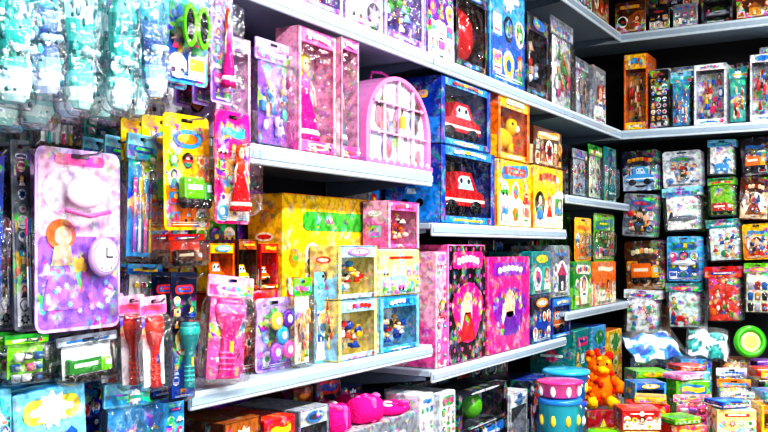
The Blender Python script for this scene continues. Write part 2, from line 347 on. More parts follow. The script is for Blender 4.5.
        mb.cbox((.26,-.12,.52),(.02,.5,.12),C[2],'plastic',.01); mb.cbox((0,0,.2),(.44,.96,.08),'#202024','plastic',.02)
        for u in(-.32,-.05,.34):
            for n in(-.22,.22): mb.lathe([(.02,-.05),(.11,-.05),(.11,.05),(.02,.06)],(n,u,.13),'x',12,'#101014')
    elif kind=='plane':
        mb.tube([(0,-.5,.45),(0,-.3,.5),(0,.25,.5),(0,.5,.48)],[.04,.1,.14,.05],C[0]); mb.prism([(-.1,.49),(.18,.49),(.12,.53),(-.04,.53)],-.5,.5,C[1],'plastic'); mb.prism([(-.5,.45),(-.4,.8),(-.34,.8),(-.32,.5)],-.03,.03,C[3],'plastic'); mb.ell((0,.2,.62),(.08,.13,.08),'#bfe4ff')
    elif kind=='tools':
        for i,u in enumerate((-.34,-.1,.14,.36)):
            mb.tube([(.1,u,.04),(.1,u,.45)],[.07,.05],C[1+i]); mb.tube([(.1,u,.45),(.1,u,.8)],.025,'#c8ccd4'); mb.cbox((.1,u,.86),(.1,.16,.18),C[(i+3)%6],'plastic',.03)
    mb.M=Matrix.Identity(4)
TW={'car':'toy car','doll':'doll','ball':'ball','torch':'toy torch','pots':'little pots','rounds':'round compacts','animal':'toy animal','glasses':'toy glasses','watch':'toy watch','truck':'toy truck','plane':'toy plane','tools':'toy tools','playset':'playset figures'}
TALL=('doll','torch','tools','pots','watch','playset','rounds')
SID=lambda w:(Vector((0,-w/2,0)),Vector((1,0,0)),Vector((0,0,1)),Vector((0,-1,0)))
def tag(o,label,cat,group=None):
    if len(label.split())>12: label=label.replace('blush pink and lilac','blush pink').replace('mint and white','mint')
    if len(label.split())>12: label=label.replace('another ','a ').replace('playset figures','figures').replace('white metal','white').replace('the ','')
    o['label']=label; o['category']=cat
    if group: o['group']=group
def carton(w,h,d,pal,seed,where,toyk=None,tp=None,cellf=None,kinds=None,**k):
    rng=random.Random(seed); C=P[pal][1]; mb=MB()
    mb.cbox((-d/2,0,h/2),(d,w,h),C[0],'print',.0025)
    art(mb,-w/2+.004,.004,w/2-.004,h-.004,C,rng,cellf=cellf,kinds=kinds)
    art(mb,-d+.004,.004,-.004,h-.004,C,rng,SID(w),sparse=True)
    mb.prism([(-w/2+.006,h),(w/2-.006,h),(w/2-.012,h+.0015),(-w/2+.012,h+.0015)],-d*.5,-.004,C[1])
    o=mb.obj('toy_carton'); tag(o,f"{P[pal][0]} printed toy box {where}",'box'); return o
def window_box(w,h,d,pal,seed,where,toyk='car',tp=None,hdr=.2,back=None,**k):
    rng=random.Random(seed); C=P[pal][1]; T=P[tp or pal][1]; mb=MB(); t=.004; b=w*.07; hh=h*hdr; bb=h*.1
    mb.cbox((-d+t/2,0,h/2),(t,w,h),C[0]); mb.poly([(-w/2+t,bb),(w/2-t,bb),(w/2-t,h-hh),(-w/2+t,h-hh)],-min(d-t,.1)+.001,back or C[1],FR,'busy')
    for q in(-1,1): mb.cbox((-d/2,q*(w/2-t/2),h/2),(d,t,h),C[0]); mb.cbox((-t/2,q*(w/2-b/2),h/2),(t,b,h),C[0],bev=.001)
    mb.cbox((-d/2,0,t/2),(d,w-t,t),C[0]); mb.cbox((-d/2,0,h-t/2),(d,w-t,t),C[1])
    mb.cbox((-t/2,0,h-hh/2),(t,w-2*b,hh),C[1],bev=.001); mb.cbox((-t/2,0,bb/2),(t,w-2*b,bb),C[1],bev=.001)
    if hdr>.25: art(mb,-w/2+.003,h-hh,w/2-.003,h-.003,C,rng,FR,banner=False)
    logo(mb,-w*.3,w*.3,h-hh*.5,hh*.5,.004,[C[2],C[3],C[4]],FR,rng); mb.poly(flower(w*.37,bb*.6,bb*.5),.003,C[3],FR)
    logo(mb,-w*.3,w*.25,bb*.5,bb*.4,.002,[C[2],C[4]],FR,rng)
    art(mb,-d+.004,.004,-.004,h-.004,C,rng,SID(w),sparse=True)
    o=mb.obj('window_box'); tag(o,f"{P[pal][0]} window box with {TW[toyk]} {where}",'box')
    tb=MB(); iw,ih=w-2*b,h-hh-bb; dd=min(d*.8,.08)
    th=ih*.94 if toyk in TALL+('ball',) else min(ih*.9,iw*.85)
    toy(tb,toyk,T,rng,Matrix.Translation((-.010-dd/2,0,bb+.002))@Matrix.Diagonal((dd,min(iw,th)*.96 if toyk=='ball' else iw*.94,th,1)))
    tb.obj(TW[toyk].replace(' ','_'),o)
    fb=MB(); fb.cbox((-t-.0015,0,bb+ih/2),(.001,iw+b*.5,ih+.004),'#ffffff','film',.0003); f=fb.obj('window_film',o); f['label']='clear plastic window film'
    return o
def blister(w,h,d,pal,seed,where,toyk='car',tp=None,fb=.6,fw=.8,**k):
    rng=random.Random(seed); C=P[pal][1]; T=P[tp or pal][1]; mb=MB(); t=.002; d=min(d,.06)
    mb.prism([(x,y+h/2) for x,y in rrect(w,h,min(w,h)*.08)],-d,-d+t,C[0])
    off=(Vector((-d+t,0,0)),)+FR[1:]
    art(mb,-w/2+.005,.006,w/2-.005,h-.02,C,rng,off)
    mb.poly(rrect(w*.25,.007,.003,3,0,h-.011),.001,'#050505',off)
    o=mb.obj('blister_pack'); tag(o,f"{P[pal][0]} blister pack with {TW[toyk]} {where}",'toy pack')
    bw,bh=w*fw,h*fb; bz=h*.06
    bl=MB(); L=[]
    for sc,n in((1,-d+t+.0005),(.95,-d*.35),(.86,-.001)):
        L.append([(n,x,y) for x,y in rrect(bw*sc,bh*sc,bw*.14,4,0,bz+bh/2)])
    bl.loft(L,'#ffffff','clear',False)
    bo=bl.obj('blister_bubble',o); bo['label']='clear plastic bubble'
    tb=MB(); th=bh*.85 if toyk in TALL+('glasses',) else min(bh*.8,bw*.8)
    toy(tb,toyk,T,rng,Matrix.Translation((-d*.52,0,bz+(bh-th)/2))@Matrix.Diagonal((d*.72,bw*.8,th,1))); tb.obj(TW[toyk].replace(' ','_'),o)
    return o
def bag(w,h,d,pal,seed,where,toyk='pots',tp=None,**k):
    rng=random.Random(seed); C=P[pal][1]; T=P[tp or pal][1]; d=min(d,.06)
    mb=MB(); hh=h*.2
    mb.prism([(x,y+h-hh/2) for x,y in rrect(w,hh,.004)],-d/2-.002,-d/2+.002,C[0])
    off=(Vector((-d/2+.002,0,0)),)+FR[1:]
    mb.poly([(-w*.48,h-hh*.9),(w*.48,h-hh*.9),(w*.48,h-hh*.45),(-w*.48,h-hh*.45)],.0005,C[1],off,'busy'); logo(mb,-w*.35,w*.35,h-hh*.6,hh*.35,.001,C[2:5],off,rng)
    mb.poly(rrect(w*.2,.006,.003,3,0,h-.009),.001,'#050505',off)
    mb.prism([(-w*.4,.01),(w*.4,.01),(w*.4,h-hh),(-w*.4,h-hh)],-d/2-.003,-d/2-.002,C[2] if seed%2 else C[1],'busy')
    o=mb.obj('bagged_toy'); tag(o,f"clear bag of {P[tp or pal][0]} {TW[toyk]} {where}",'toy pack')
    bl=MB(); bh=h-hh*.9; L=[]
    for sc,n in((.8,-d*.98),(.95,-d*.75),(1,-d*.5),(.95,-d*.25),(.8,-.001)): L.append([(n,x*(1+rng.uniform(-.04,.04)),y) for x,y in rrect(w*sc,bh*sc,w*.1,3,0,bh/2)])
    bl.loft(L,'#ffffff','crinkle',True); bl.obj('plastic_bag',o)
    tb=MB(); th=bh*.9 if toyk=='torch' else bh*.78 if toyk in TALL else min(bh*.8,w*.6)
    toy(tb,toyk,T,rng,Matrix.Translation((-d*.45,0,bh*.06))@Matrix.Diagonal((d*.6,w*(.6 if toyk=='torch' else .76),th,1))); tb.obj(TW[toyk].replace(' ','_'),o)
    return o
def dialpack(w,h,d,pal,seed,where,**k):
    rng=random.Random(seed); mb=MB(); t=.002
    mb.prism([(x,y+h/2) for x,y in rrect(w,h,w*.09)],-d,-d+t,'#c8a8e4')
    off=(Vector((-d+t,0,0)),)+FR[1:]
    mb.poly(rrect(w*.94,h*.5,w*.06,3,0,h*.27),.0006,'#9c68d4',off,'busy'); mb.poly(rrect(w*.94,h*.44,w*.06,3,0,h*.74),.0006,'#f0bcdc',off,'print')
    mb.poly(disc(-w*.05,h*.76,w*.38,20,h*.14),.0012,'#f8e4f2',off); mb.poly(rrect(w*.6,h*.06,h*.03,3,0,h*.94),.0014,'#e860a8',off)
    mb.poly([(-w*.44,h*.12),(w*.04,h*.12),(-w*.12,h*.44),(-w*.3,h*.44)],.0018,'#b478dc',off); mb.poly(disc(-w*.22,h*.53,w*.17,14,h*.085),.002,'#dc7038',off); mb.poly(disc(-w*.2,h*.52,w*.1,12,h*.055),.0024,'#f4c4a4',off); mb.poly([(-w*.34,h*.36),(-w*.08,h*.36),(-w*.12,h*.47),(-w*.3,h*.47)],.0026,'#f0c0a0',off)
    for i in range(16): mb.poly(flower(w*rng.uniform(-.4,.4),h*rng.uniform(.05,.3),w*.035),.003,rng.choice(['#ffffff','#f080c0','#88c8f0','#e0c8f8']),off)
    mb.poly(rrect(w*.22,.008,.003,3,0,h-.012),.0016,'#604060',off)
    o=mb.obj('blister_pack'); tag(o,'large lilac blister pack with small round toy watch on a hook','toy pack')
    bl=MB(); L=[]
    for sc,n in((1,-d+t+.003),(.95,-d*.35),(.88,-.001)): L.append([(n,x,y) for x,y in rrect(w*.86*sc,h*.84*sc,w*.14,4,0,h*.46)])
    bl.loft(L,'#ffffff','film',False); bl.obj('blister_bubble',o)
    tb=MB(); toy(tb,'watch',P['grey'][1][:1]+['#806890']+['#f4ecf4','#b898c8']+P['grey'][1][4:],rng,Matrix.Translation((-d*.5,w*.2,h*.29))@Matrix.Diagonal((d*.7,w*.38,w*.38,1))); tb.obj('toy_watch',o)
    tb=MB(); tb.ell((-d*.6,0,h*.76),(d*.2,w*.24,h*.085),'#f4e0f0'); tb.tube([(-d*.5,-w*.26,h*.66),(-d*.4,0,h*.63),(-d*.5,w*.26,h*.66)],.004,'#e068b0'); tb.obj('toy_purse',o)['label']='white rounded toy purse with pink trim'
    return o
K={'c':carton,'w':window_box,'b':blister,'g':bag,'dial':dialpack}
# ------------------------------------------------------------------ placement on the real shelf planes
def SY(px,D): r=(px-384)/F; return D*(c_+s_*r)/(s_-c_*r)
def SX(px,B): r=(px-384)/F; return B*(c_*r-s_)/(c_+s_*r)
def ZZ(py,dep): return (HZ-py)*dep/F
def CD(kind,d): d=min(d,.06); return d if kind in('b','dial') else d/2 if kind=='g' else 0
_seed=[10]
def nx(): _seed[0]+=1; return _seed[0]
def Ls(kind,x0,x1,yt,zb,pal,d=.18,ins=.012,where='on the long shelf',lean=0,**k):
    D=DF+ins; E=D+CD(kind,d); a,b=SY(x0,E),SY(x1,E); y=(a+b)/2; zt=ZZ(yt,s_*E+c_*y)
    o=K[kind](b-a-.006,zt-zb,d,pal,nx(),where,**k); o.location=(-D,y,H+zb+.0008)
    if lean: o.rotation_euler=(lean,0,0); o.location.z+=abs(math.sin(lean))*(b-a)/2
    return zt+.0025
def Bs(kind,x0,x1,yt,zb,pal,d=.18,ins=.012,where='on the end wall shelf',**k):
    B=BF+ins; E=B+CD(kind,d); a,b=SX(x0,E),SX(x1,E); x=(a+b)/2; zt=ZZ(yt,-s_*x+c_*E)
    o=K[kind](b-a-.006,zt-zb,d,pal,nx(),where,**k); o.location=(x,B,H+zb+.0008); o.rotation_euler=(0,0,-pi/2); return zt+.0025
def copies(o,n,step,group):
    o['group']=group
    ch=list(o.children)
    for i in range(1,n):
        q=o.copy(); COL.objects.link(q); q.location=o.location+Vector(step)*i
        for c in ch:
            cc=c.copy(); cc.parent=q; COL.objects.link(cc)
def hook(p0,p1,name='peg_hook'):
    p0=Vector(p0);p1=Vector(p1); d=(p1-p0).normalized(); mb=MB()
    mb.tube([p0,p0.lerp(p1,.5),p1-d*.012,p1+Vector((0,0,.008))],.0022,'#a8acb2','chrome',6)
    mb.cbox(tuple(p0+d*.002),(.004 if abs(d.x)>.5 else .024,.024 if abs(d.x)>.5 else .004,.03),'#a8acb2','coated_metal',.001)
    o=mb.obj(name); tag(o,'chrome wire peg hook on the pegboard wall','hook','peg hooks on the pegboard'); return o
rr=random.Random(5)
def Lh(kind,x0,x1,yt,yb,D,pal,d=.04,n=2,yaw=None,strip=False,roll=None,**k):
    E=D+CD(kind,d); a,b=SY(x0,E),SY(x1,E); y=(a+b)/2; dep=s_*E+c_*y; zt,zb=ZZ(yt,dep),ZZ(yb,dep); h=zt-zb
    rl=rr.uniform(-.05,.05) if roll is None else roll
    o=K[kind](b-a-.006,h,d,pal,nx(),'on a peg hook',**k); o.location=(-D,y+math.sin(rl)*h,H+zb); o.rotation_euler=(rl,0,rr.uniform(-.05,.05) if yaw is None else yaw)
    d=min(d,.06)
    n=min(n,int((-WL-D)/(d+.01)))
    if n>1: copies(o,n,(-(d+.008),0,0),f"{P[pal][0]} packs sharing one peg hook")
    if strip:
        mb=MB(); zz=zt-.012; mb.cbox((-D-d-.004,y,H+(zz+.53)/2),(.0015,.010,.53-zz),'#ffffff','film',.0004); mb.tube([(-D-d-.004,y,H+zz),(-D-d+.02,y,H+zz),(-D-d+.024,y,H+zz+.006)],.002,'#8890a0'); q=mb.obj('clip_strip'); tag(q,'thin clear plastic clip strip hanging from the high shelf','clip strip'); return
    hook((WL,y,H+zt-.010),(-D+.01,y,H+zt-.010))
def Bh(kind,x0,x1,yt,yb,pal,B=4.56,d=.026,n=2,yaw=None,**k):
    E=B+CD(kind,d); a,b=SX(x0,E),SX(x1,E); x=(a+b)/2; dep=-s_*x+c_*E; zt,zb=ZZ(yt,dep),ZZ(yb,dep)
    rl=rr.uniform(-.07,.07)
    o=K[kind](b-a-.008,zt-zb,d,pal,nx(),'on a peg hook',**k); o.location=(x+math.sin(rl)*(zt-zb),B,H+zb); o.rotation_euler=(rl,0,-pi/2+(rr.uniform(-.08,.08) if yaw is None else yaw))
    if n>1: copies(o,n,(0,d+.012,0),f"{P[pal][0]} packs sharing one peg hook")
    hook((x,WB,H+zt-.010),(x,B-.02,H+zt-.010))
# ------------------------------------------------------------------ room
def slab(name,c,sz,mat):
    mb=MB(); mb.cbox(c,sz,'#ffffff','matte',.0005); o=mb.obj(name); o.data.materials.clear(); o.data.materials.append(mat); o['kind']='structure'; return o
slab('floor',(.3,1.6,-.05),(4,7,.1),wallmat('floor_tile','#8a8680',rough=.3))
slab('ceiling',(.3,1.6,3.05),(4,7,.1),wallmat('ceiling_paint','#d8d8d4'))
slab('wall_left',(WL-.05,1.6,1.5),(.1,7,3),wallmat('pegboard_dark','#1a1c26','#030304'))
slab('wall_back',(.3,WB+.05,1.5),(4,.1,3),wallmat('pegboard_black','#12131c','#020203'))
slab('wall_right',(2.25,1.6,1.5),(.1,7,3),wallmat('wall_paint','#c0bcb6'))
slab('wall_front',(.3,-1.85,1.5),(4,.1,3),wallmat('wall_paint_front','#c0bcb6'))
mbb=MB(); mbb.cbox((.35,WB-.008,.04),(3.6,.014,.078),'#5a5a60','matte'); b=mbb.obj('baseboard_back'); b['kind']='structure'
# ------------------------------------------------------------------ shelves
def shelf(y0,y1,z,wall='left',lip=.044,x0=None,x1=None):
    root=bpy.data.objects.new('wall_shelf',None); COL.objects.link(root); z=H+z; wc='#a8bccc'; lc='#c6d6e2'; rc='#a0b4c6'
    if wall=='left':
        dp=(-WL-DF); root.location=((WL),(y0+y1)/2,z); ln=y1-y0-.006
        a=MB(); a.cbox((dp/2-.006,0,-.009),(dp-.014,ln,.018),wc,'coated_metal',.002); a.obj('shelf_board',root)
        a=MB(); a.cbox((dp-.006,0,-lip/2),(.012,ln,lip),lc,'coated_metal',.003); a.cbox((dp+.0012,0,-lip/2),(.002,ln,lip*.45),rc,'plastic',.0008); a.obj('price_rail',root)
        for q in(-1,1):
            a=MB(); yy=q*(ln/2-.008); a.loft([[(.003,yy-.002,-.02),(dp-.03,yy-.002,-.02),(dp-.03,yy-.002,-.03),(.003,yy-.002,-.075)],[(.003,yy+.002,-.02),(dp-.03,yy+.002,-.02),(dp-.03,yy+.002,-.03),(.003,yy+.002,-.075)]],'#6a7c90','coated_metal',False); a.obj('shelf_bracket',root)
    else:
        dp=WB-BF; root.location=((x0+x1)/2,WB,z); ln=x1-x0-.006
        a=MB(); a.cbox((0,-dp/2+.006,-.009),(ln,dp-.014,.018),wc,'coated_metal',.002); a.obj('shelf_board',root)
        a=MB(); a.cbox((0,-dp+.006,-lip/2),(ln,.012,lip),lc,'coated_metal',.003); a.cbox((0,-dp-.0012,-lip/2),(ln,.002,lip*.45),rc,'plastic',.0008); a.obj('price_rail',root)
        for q in(-1,1):
            a=MB(); xx=q*(ln/2-.008); a.loft([[(xx-.002,-.003,-.02),(xx-.002,-dp+.03,-.02),(xx-.002,-dp+.03,-.03),(xx-.002,-.003,-.075)],[(xx+.002,-.003,-.02),(xx+.002,-dp+.03,-.02),(xx+.002,-dp+.03,-.03),(xx+.002,-.003,-.075)]],'#6a7c90','coated_metal',False); a.obj('shelf_bracket',root)
    tag(root,'white metal shelf with pale blue price rail on pegboard','shelf','white metal wall shelves'); return root
Y1,Y2,Y3=2.37,3.57,4.385
TOP,UP=.575,1.05
B1M,B1L,B2M,B2L,B3M,B3L,BASE=.225,-.285,.075,-.365,.22,-.265,-.78
YM,YLo=1.405,1.33
for a,b in((.2,1.3),(1.3,Y1),(Y1,Y2),(Y2,Y3)): shelf(a,b,TOP); shelf(a,b,UP)
shelf(YM,Y1,B1M); shelf(YLo,Y1,B1L,lip=.036); shelf(Y1,Y2,B2M,lip=.04); shelf(Y1,Y2,B2L,lip=.036); shelf(Y2,4.7,B3M,lip=.036); shelf(Y2,4.7,B3L,lip=.036)
for a,b in((.2,1.3),(1.3,Y1),(Y1,Y2),(Y2,4.7)): shelf(a,b,BASE,lip=.06)
shelf(.2,1.3,-.47,lip=.04)
for a,b in((-1.59,-.2),(-.2,1.0)): shelf(0,0,TOP,'back',x0=a,x1=b); shelf(0,0,UP,'back',x0=a,x1=b)
for y in(1.315,Y1,Y2):
    mb=MB(); mb.cbox((0,0,1.35),(.014,.03,2.7),'#2a323a','coated_metal',.003)
    for i in range(40): mb.cbox((.0075,0,.2+i*.06),(.001,.006,.03),'#101014','matte',.0002)
    o=mb.obj('upright_post'); o.location=(WL+.008,y,0.001); tag(o,'slotted grey metal upright post on the wall','post','slotted shelf uprights')
def rear(y0,y1,z,h0,h1,pals,D=1.445):
    y=y0; rg=random.Random(int((y0+z)*1000))
    while y<y1-.06:
        w=min(rg.uniform(.1,.19),y1-y); h=rg.uniform(h0,h1); p=rg.choice(pals)
        o=carton(w-.006,h,.13,p,nx(),'at the rear of a shelf'); o.location=(-D-rg.uniform(0,.01),y+w/2,H+z+.0008); y+=w
def rearB(x0,x1,z,h0,h1,pals):
    x=x0; rg=random.Random(int((x0+z)*1000))
    while x<x1-.06:
        w=min(rg.uniform(.1,.17),x1-x); h=rg.uniform(h0,h1)
        o=carton(w-.006,h,.13,rg.choice(pals),nx(),'at the rear of a shelf'); o.location=(x+w/2,4.615,H+z+.0008); o.rotation_euler=(0,0,-pi/2); x+=w
rear(YM+.01,Y1-.01,B1M,.24,.29,['lilac','rose','blush','grey'])
rear(YLo+.01,Y1-.01,B1L,.38,.45,['brown','red','orange','lilac','green','violet'])
rear(Y1+.02,Y2-.02,B2M,.36,.44,['navy','blue','brown','grey'])
rear(Y1+.02,Y2-.02,B2L,.34,.4,['navy','violet','brown','grey'])
rear(Y2+.02,4.36,B3M,.24,.32,['black','green','grey','navy'])
rear(Y2+.02,4.36,B3L,.38,.44,['teal','green','brown','navy'])
rear(Y1+.02,4.2,TOP,.32,.42,['black','navy','grey','brown'])
rear(1.33,Y1-.01,BASE,.36,.42,['brown','navy','violet']); rear(Y1+.02,Y2-.02,BASE,.3,.34,['navy','black','grey'])
rearB(-1.2,.3,TOP,.3,.4,['black','navy','grey','brown','white']); rearB(-1.2,.3,UP,.26,.36,['brown','black','red','navy'])
# ------------------------------------------------------------------ long wall, high shelf
w='on the high shelf'
Ls('c',205,252,-60,TOP,'rose',.2,where=w); Ls('c',253,298,-60,TOP,'blush',.2,where=w); Ls('w',299,344,-60,TOP,'lilac',.2,where=w,toyk='playset',tp='rose')
Ls('c',346,383,-45,TOP,'blush',.2,where=w); Ls('w',384,425,-45,TOP,'lilac',.2,where=w,toyk='playset',tp='pastel')
Ls('c',427,454,-20,TOP,'violet',.2,where=w)
Ls('w',456,488,-6,TOP,'black',.2,where=w,toyk='ball',tp='red',hdr=.12)
Ls('c',490,525,-18,TOP,'sky',.2,where=w); Ls('w',527,549,18,TOP,'black',.16,where=w,toyk='playset',tp='white'); Ls('g',550,573,22,TOP,'grey',.04,where=w,toyk='playset',tp='white')
Ls('g',575,588,60,TOP,'grey',.03,where=w,toyk='playset'); Ls('c',593,606,68,TOP,'grey',.1,where=w)
Ls('c',540,575,-70,UP,'brown',.2,where=w); Ls('c',577,592,-30,UP,'white',.2,where=w); Ls('c',593,609,-20,UP,'brown',.2,where=w)
# middle shelf of the near bay
w='on the middle shelf'
Ls('w',214,252,36,B1M,'blush',.09,.004,where=w,toyk='playset',tp='lilac',hdr=.14,back='#e8e0f4'); Ls('g',254,291,42,B1M,'lilac',.06,.004,where=w,toyk='playset',tp='mint')
Ls('w',298,337,32,B1M,'rose',.07,.004,where=w,toyk='doll',tp='pink',hdr=.12,back='#f0dcec'); Ls('w',341,360,40,B1M,'rose',.07,.004,where=w,toyk='doll',tp='grey',hdr=.1,back='#e8e0e8')
def arch(w,h,k=20,cz=0):
    P_=[(-w/2,cz),(w/2,cz)]; hb=h-w*.42
    for i in range(k+1):
        a=pi*i/k; P_.append((w/2*math.cos(a),cz+hb+w*.42*math.sin(a)))
    return P_
def case(w,h,d):
    mb=MB(); mb.prism(arch(w,h),-d,-.012,'#d890cc','plastic'); mb.ring(arch(w,h),arch(w*.88,h*.92,cz=h*.035),-.012,.004,'#ec88c8')
    mb.prism([(-w/2-.006,0),(w/2+.006,0),(w/2+.006,h*.06),(-w/2-.006,h*.06)],-d,.008,'#c878c4','plastic')
    for i in range(9): mb.ell((.004,-w*.44+i*w*.11,h*.06),(.008,.008,.01),'#ffd0ec','plastic',8,5)
    o=mb.obj('toy_case'); tag(o,'pale pink arched toy carry case with lattice windows','toy case')
    f=MB(); f.prism(arch(w*.88,h*.92,cz=h*.035),-.012,-.008,'#d0cce0','print')
    for i in range(22):
        rg=random.Random(i); f.poly(disc(w*rg.uniform(-.36,.36),h*rg.uniform(.12,.7),w*.05,10,w*.08),-.0075+.0001*i,rg.choice(['#685848','#8ab070','#d888b8','#8898c0','#f0ecf4','#b87888','#585060']),FR,'print')
    f.obj('window_panel',o)['label']='grey lilac printed window panel'
    g=MB()
    for u in(-.22,0,.22):
        hh=h*.92-w*.37+w*.36*math.sqrt(max(0,1-(u/.43)**2)); g.cbox((-.001,u*w,h*.05+hh/2),(.008,.006,hh),'#f8d4ee','plastic',.001)
    for v in(.36,.68): g.cbox((0,0,v*h),(.008,w*.86 if v<.6 else w*.82,.006),'#f4a4d8','plastic',.001)
    for i in range(4):
        for v in(.36,.68): g.poly(flower((-.33+i*.22)*w,v*h,.008),.0055,['#ffffff','#ffc8e8'][i%2])
    g.obj('window_lattice',o)
    t=MB(); t.tube([(-d/2,-w*.16,h*.985),(-d/2,-w*.14,h+.012),(-d/2,0,h+.02),(-d/2,w*.14,h+.012),(-d/2,w*.16,h*.985)],.005,'#c848a8'); t.obj('carry_handle',o)
    l=MB(); l.cbox((.012,0,h*.5),(.01,.02,.035),'#ffd040','plastic',.002); l.obj('latch',o)
    return o
D=DF+.03; a,b=SY(363,D),SY(431,D); y=(a+b)/2; zt=ZZ(78,s_*D+c_*y); o=case(b-a-.02,zt-B1M,.12); o.location=(-D,y,H+B1M+.001)
# low shelf of the near bay
w='on the lower shelf'
KP=['car','fig','panel','scene','scene','house','blob','blob']
z1=Ls('w',338,378,300,B1L,'pastel',.09,.006,where=w,toyk='playset',tp='red',hdr=.2,back='#f8f4d8'); Ls('w',338,378,246,z1,'pastel',.09,.006,where='stacked on another box',toyk='playset',tp='orange',hdr=.22,back='#d8ecf8')
z1=Ls('w',380,420,296,B1L,'aqua',.09,.006,where=w,toyk='playset',tp='red',hdr=.2,back='#f0f4f8'); z2=Ls('c',380,420,250,z1,'pastel',.09,.006,where='stacked on another box',cellf=.4,kinds=KP)
Ls('w',388,420,202,z2,'rose',.085,.008,where='stacked on a playset box',toyk='playset',tp='yellow')
Ls('c',282,384,198,B1L,'yellow',.11,.102,where='behind the playset box on the shelf',cellf=.2,kinds=['car','blob','scene','scene','panel'])
Ls('g',293,312,278,B1L,'lime',.045,.01,where=w,toyk='playset',tp='green'); Ls('b',313,334,272,B1L,'aqua',.04,.01,where=w,toyk='playset',tp='red',fb=.7,fw=.88)
Ls('b',254,291,298,B1L,'lilac',.05,.01,where=w,toyk='rounds',tp='violet',fb=.86,fw=.92)
Ls('g',200,248,280,B1L,'rose',.055,-.04,where=w,toyk='torch',tp='pink',lean=-.1)
z=Ls('c',214,279,292,B1L,'red',.12,.09,where='behind packs on the lower shelf',cellf=.25)
Ls('w',208,236,244,z,'orange',.12,.09,where='stacked on other boxes',toyk='car',tp='orange'); Ls('w',237,259,240,z,'brown',.12,.09,where='stacked on other boxes',toyk='car',tp='yellow'); Ls('w',260,279,244,z,'red',.12,.09,where='stacked on other boxes',toyk='car',tp='orange')
# second bay
w='on the middle shelf'
z=Ls('w',441,495,150,B2M,'blue',.2,where=w,toyk='car',tp='red',hdr=.12,back='#181c30'); Ls('w',441,491,84,z,'blue',.2,where='stacked on another window box',toyk='car',tp='red',hdr=.12,back='#181c30')
z=Ls('c',498,531,162,B2M,'yellow',.2,where=w); Ls('w',498,530,98,z,'orange',.2,where='stacked on another box',toyk='animal',tp='yellow')
z=Ls('c',534,563,168,B2M,'yellow',.2,where=w); Ls('c',534,562,130,z,'brown',.2,where='stacked on another box')
w='on the lower shelf'
def dotbox(w,h,d,lbl,base,front,dots,accent):
    mb=MB(); mb.cbox((-d/2,0,h/2),(d,w,h),base,'print',.003)
    mb.poly([(-w/2+.004,.004),(w/2-.004,.004),(w/2-.004,h-.004),(-w/2+.004,h-.004)],.0006,front,FR,'print')
    n=int(w/.028); m_=int(h/.028)
    for i in range(n):
        for j in range(m_):
            if (i+j)%2==0: mb.poly(disc(-w/2+(i+.5)*w/n,(j+.5)*h/m_,.007,10),.001,dots)
    rg=random.Random(4); mb.poly(rrect(w*.8,h*.14,.01,3,0,h*.87),.0016,accent); logo(mb,-w*.3,w*.3,h*.87,h*.08,.0024,['#ffffff'],FR,rg)
    mb.poly([(w*.4*math.cos(t)*(1+.15*math.sin(3*t)),h*.42+h*.26*math.sin(t)) for t in [2*pi*i/20 for i in range(20)]],.0016,accent,FR,'busy')
    mb.poly(rrect(w*.3,h*.3,w*.1,3,-w*.05,h*.38),.0022,'#ffffff'); mb.poly(disc(-w*.02,h*.5,w*.13,12),.0028,'#f2c4a0'); mb.poly([(-w*.25,h*.18),(w*.2,h*.18),(w*.06,h*.42),(-w*.1,h*.42)],.0028,'#c01428' if dots!='#e0148c' else '#6a1ca0',FR,'busy')
    fr=SID(w); mb.poly([(-d+.005,.005),(-.005,.005),(-.005,h-.005),(-d+.005,h-.005)],.0006,base,fr)
    for j in range(4): mb.poly(disc(-d*.5,h*(.15+.23*j),d*.14),.0012,accent if j%2 else '#ffffff',fr)
    o=mb.obj('gift_box'); tag(o,lbl,'box'); return o
def Lx(fn,x0,x1,yt,zb,ins,*a):
    D=DF+ins; p,q=SY(x0,D),SY(x1,D); y=(p+q)/2; zt=ZZ(yt,s_*D+c_*y); o=fn(q-p-.006,zt-zb,*a); o.location=(-D,y,H+zb+.001); return zt
Lx(dotbox,448,486,245,B2L,.01,.2,'black box with pink dots on the lower shelf','#f070b8','#0c0810','#f04aa0','#e8148a')
Ls('c',436,447,252,B2L,'rose',.2,where=w)
Lx(dotbox,488,530,257,B2L,.01,.2,'magenta box with violet emblem on the lower shelf','#d81088','#e0148c','#e0148c','#8a20b0')
z=Ls('c',532,551,295,B2L,'navy',.18,where=w); Ls('c',532,551,252,z,'teal',.18,where='stacked on another box')
z=Ls('w',552,571,298,B2L,'blue',.18,where=w,toyk='car',tp='orange'); Ls('c',552,570,246,z,'grey',.18,where='stacked on another box')
# third bay
w='on the middle shelf'
Ls('g',572,587,150,B3M,'grey',.03,where=w,toyk='playset'); Ls('g',588,602,146,B3M,'green',.03,where=w,toyk='playset',tp='grey'); Ls('b',603,616,148,B3M,'teal',.03,where=w,toyk='doll')
w='on the lower shelf'
z=Ls('c',574,592,262,B3L,'green',.18,where=w); Ls('b',574,591,218,z,'yellow',.03,where='stacked on another box',toyk='playset')
z=Ls('c',594,616,262,B3L,'orange',.18,where=w); Ls('b',593,614,214,z,'lime',.03,where='stacked on another box',toyk='playset',tp='white')
w='on the base shelf'
for x0,x1,yt,p in((574,590,330,'teal'),(592,606,326,'sky'),(608,622,330,'yellow')): Ls('c',x0,x1,yt,BASE,p,.2,where=w)
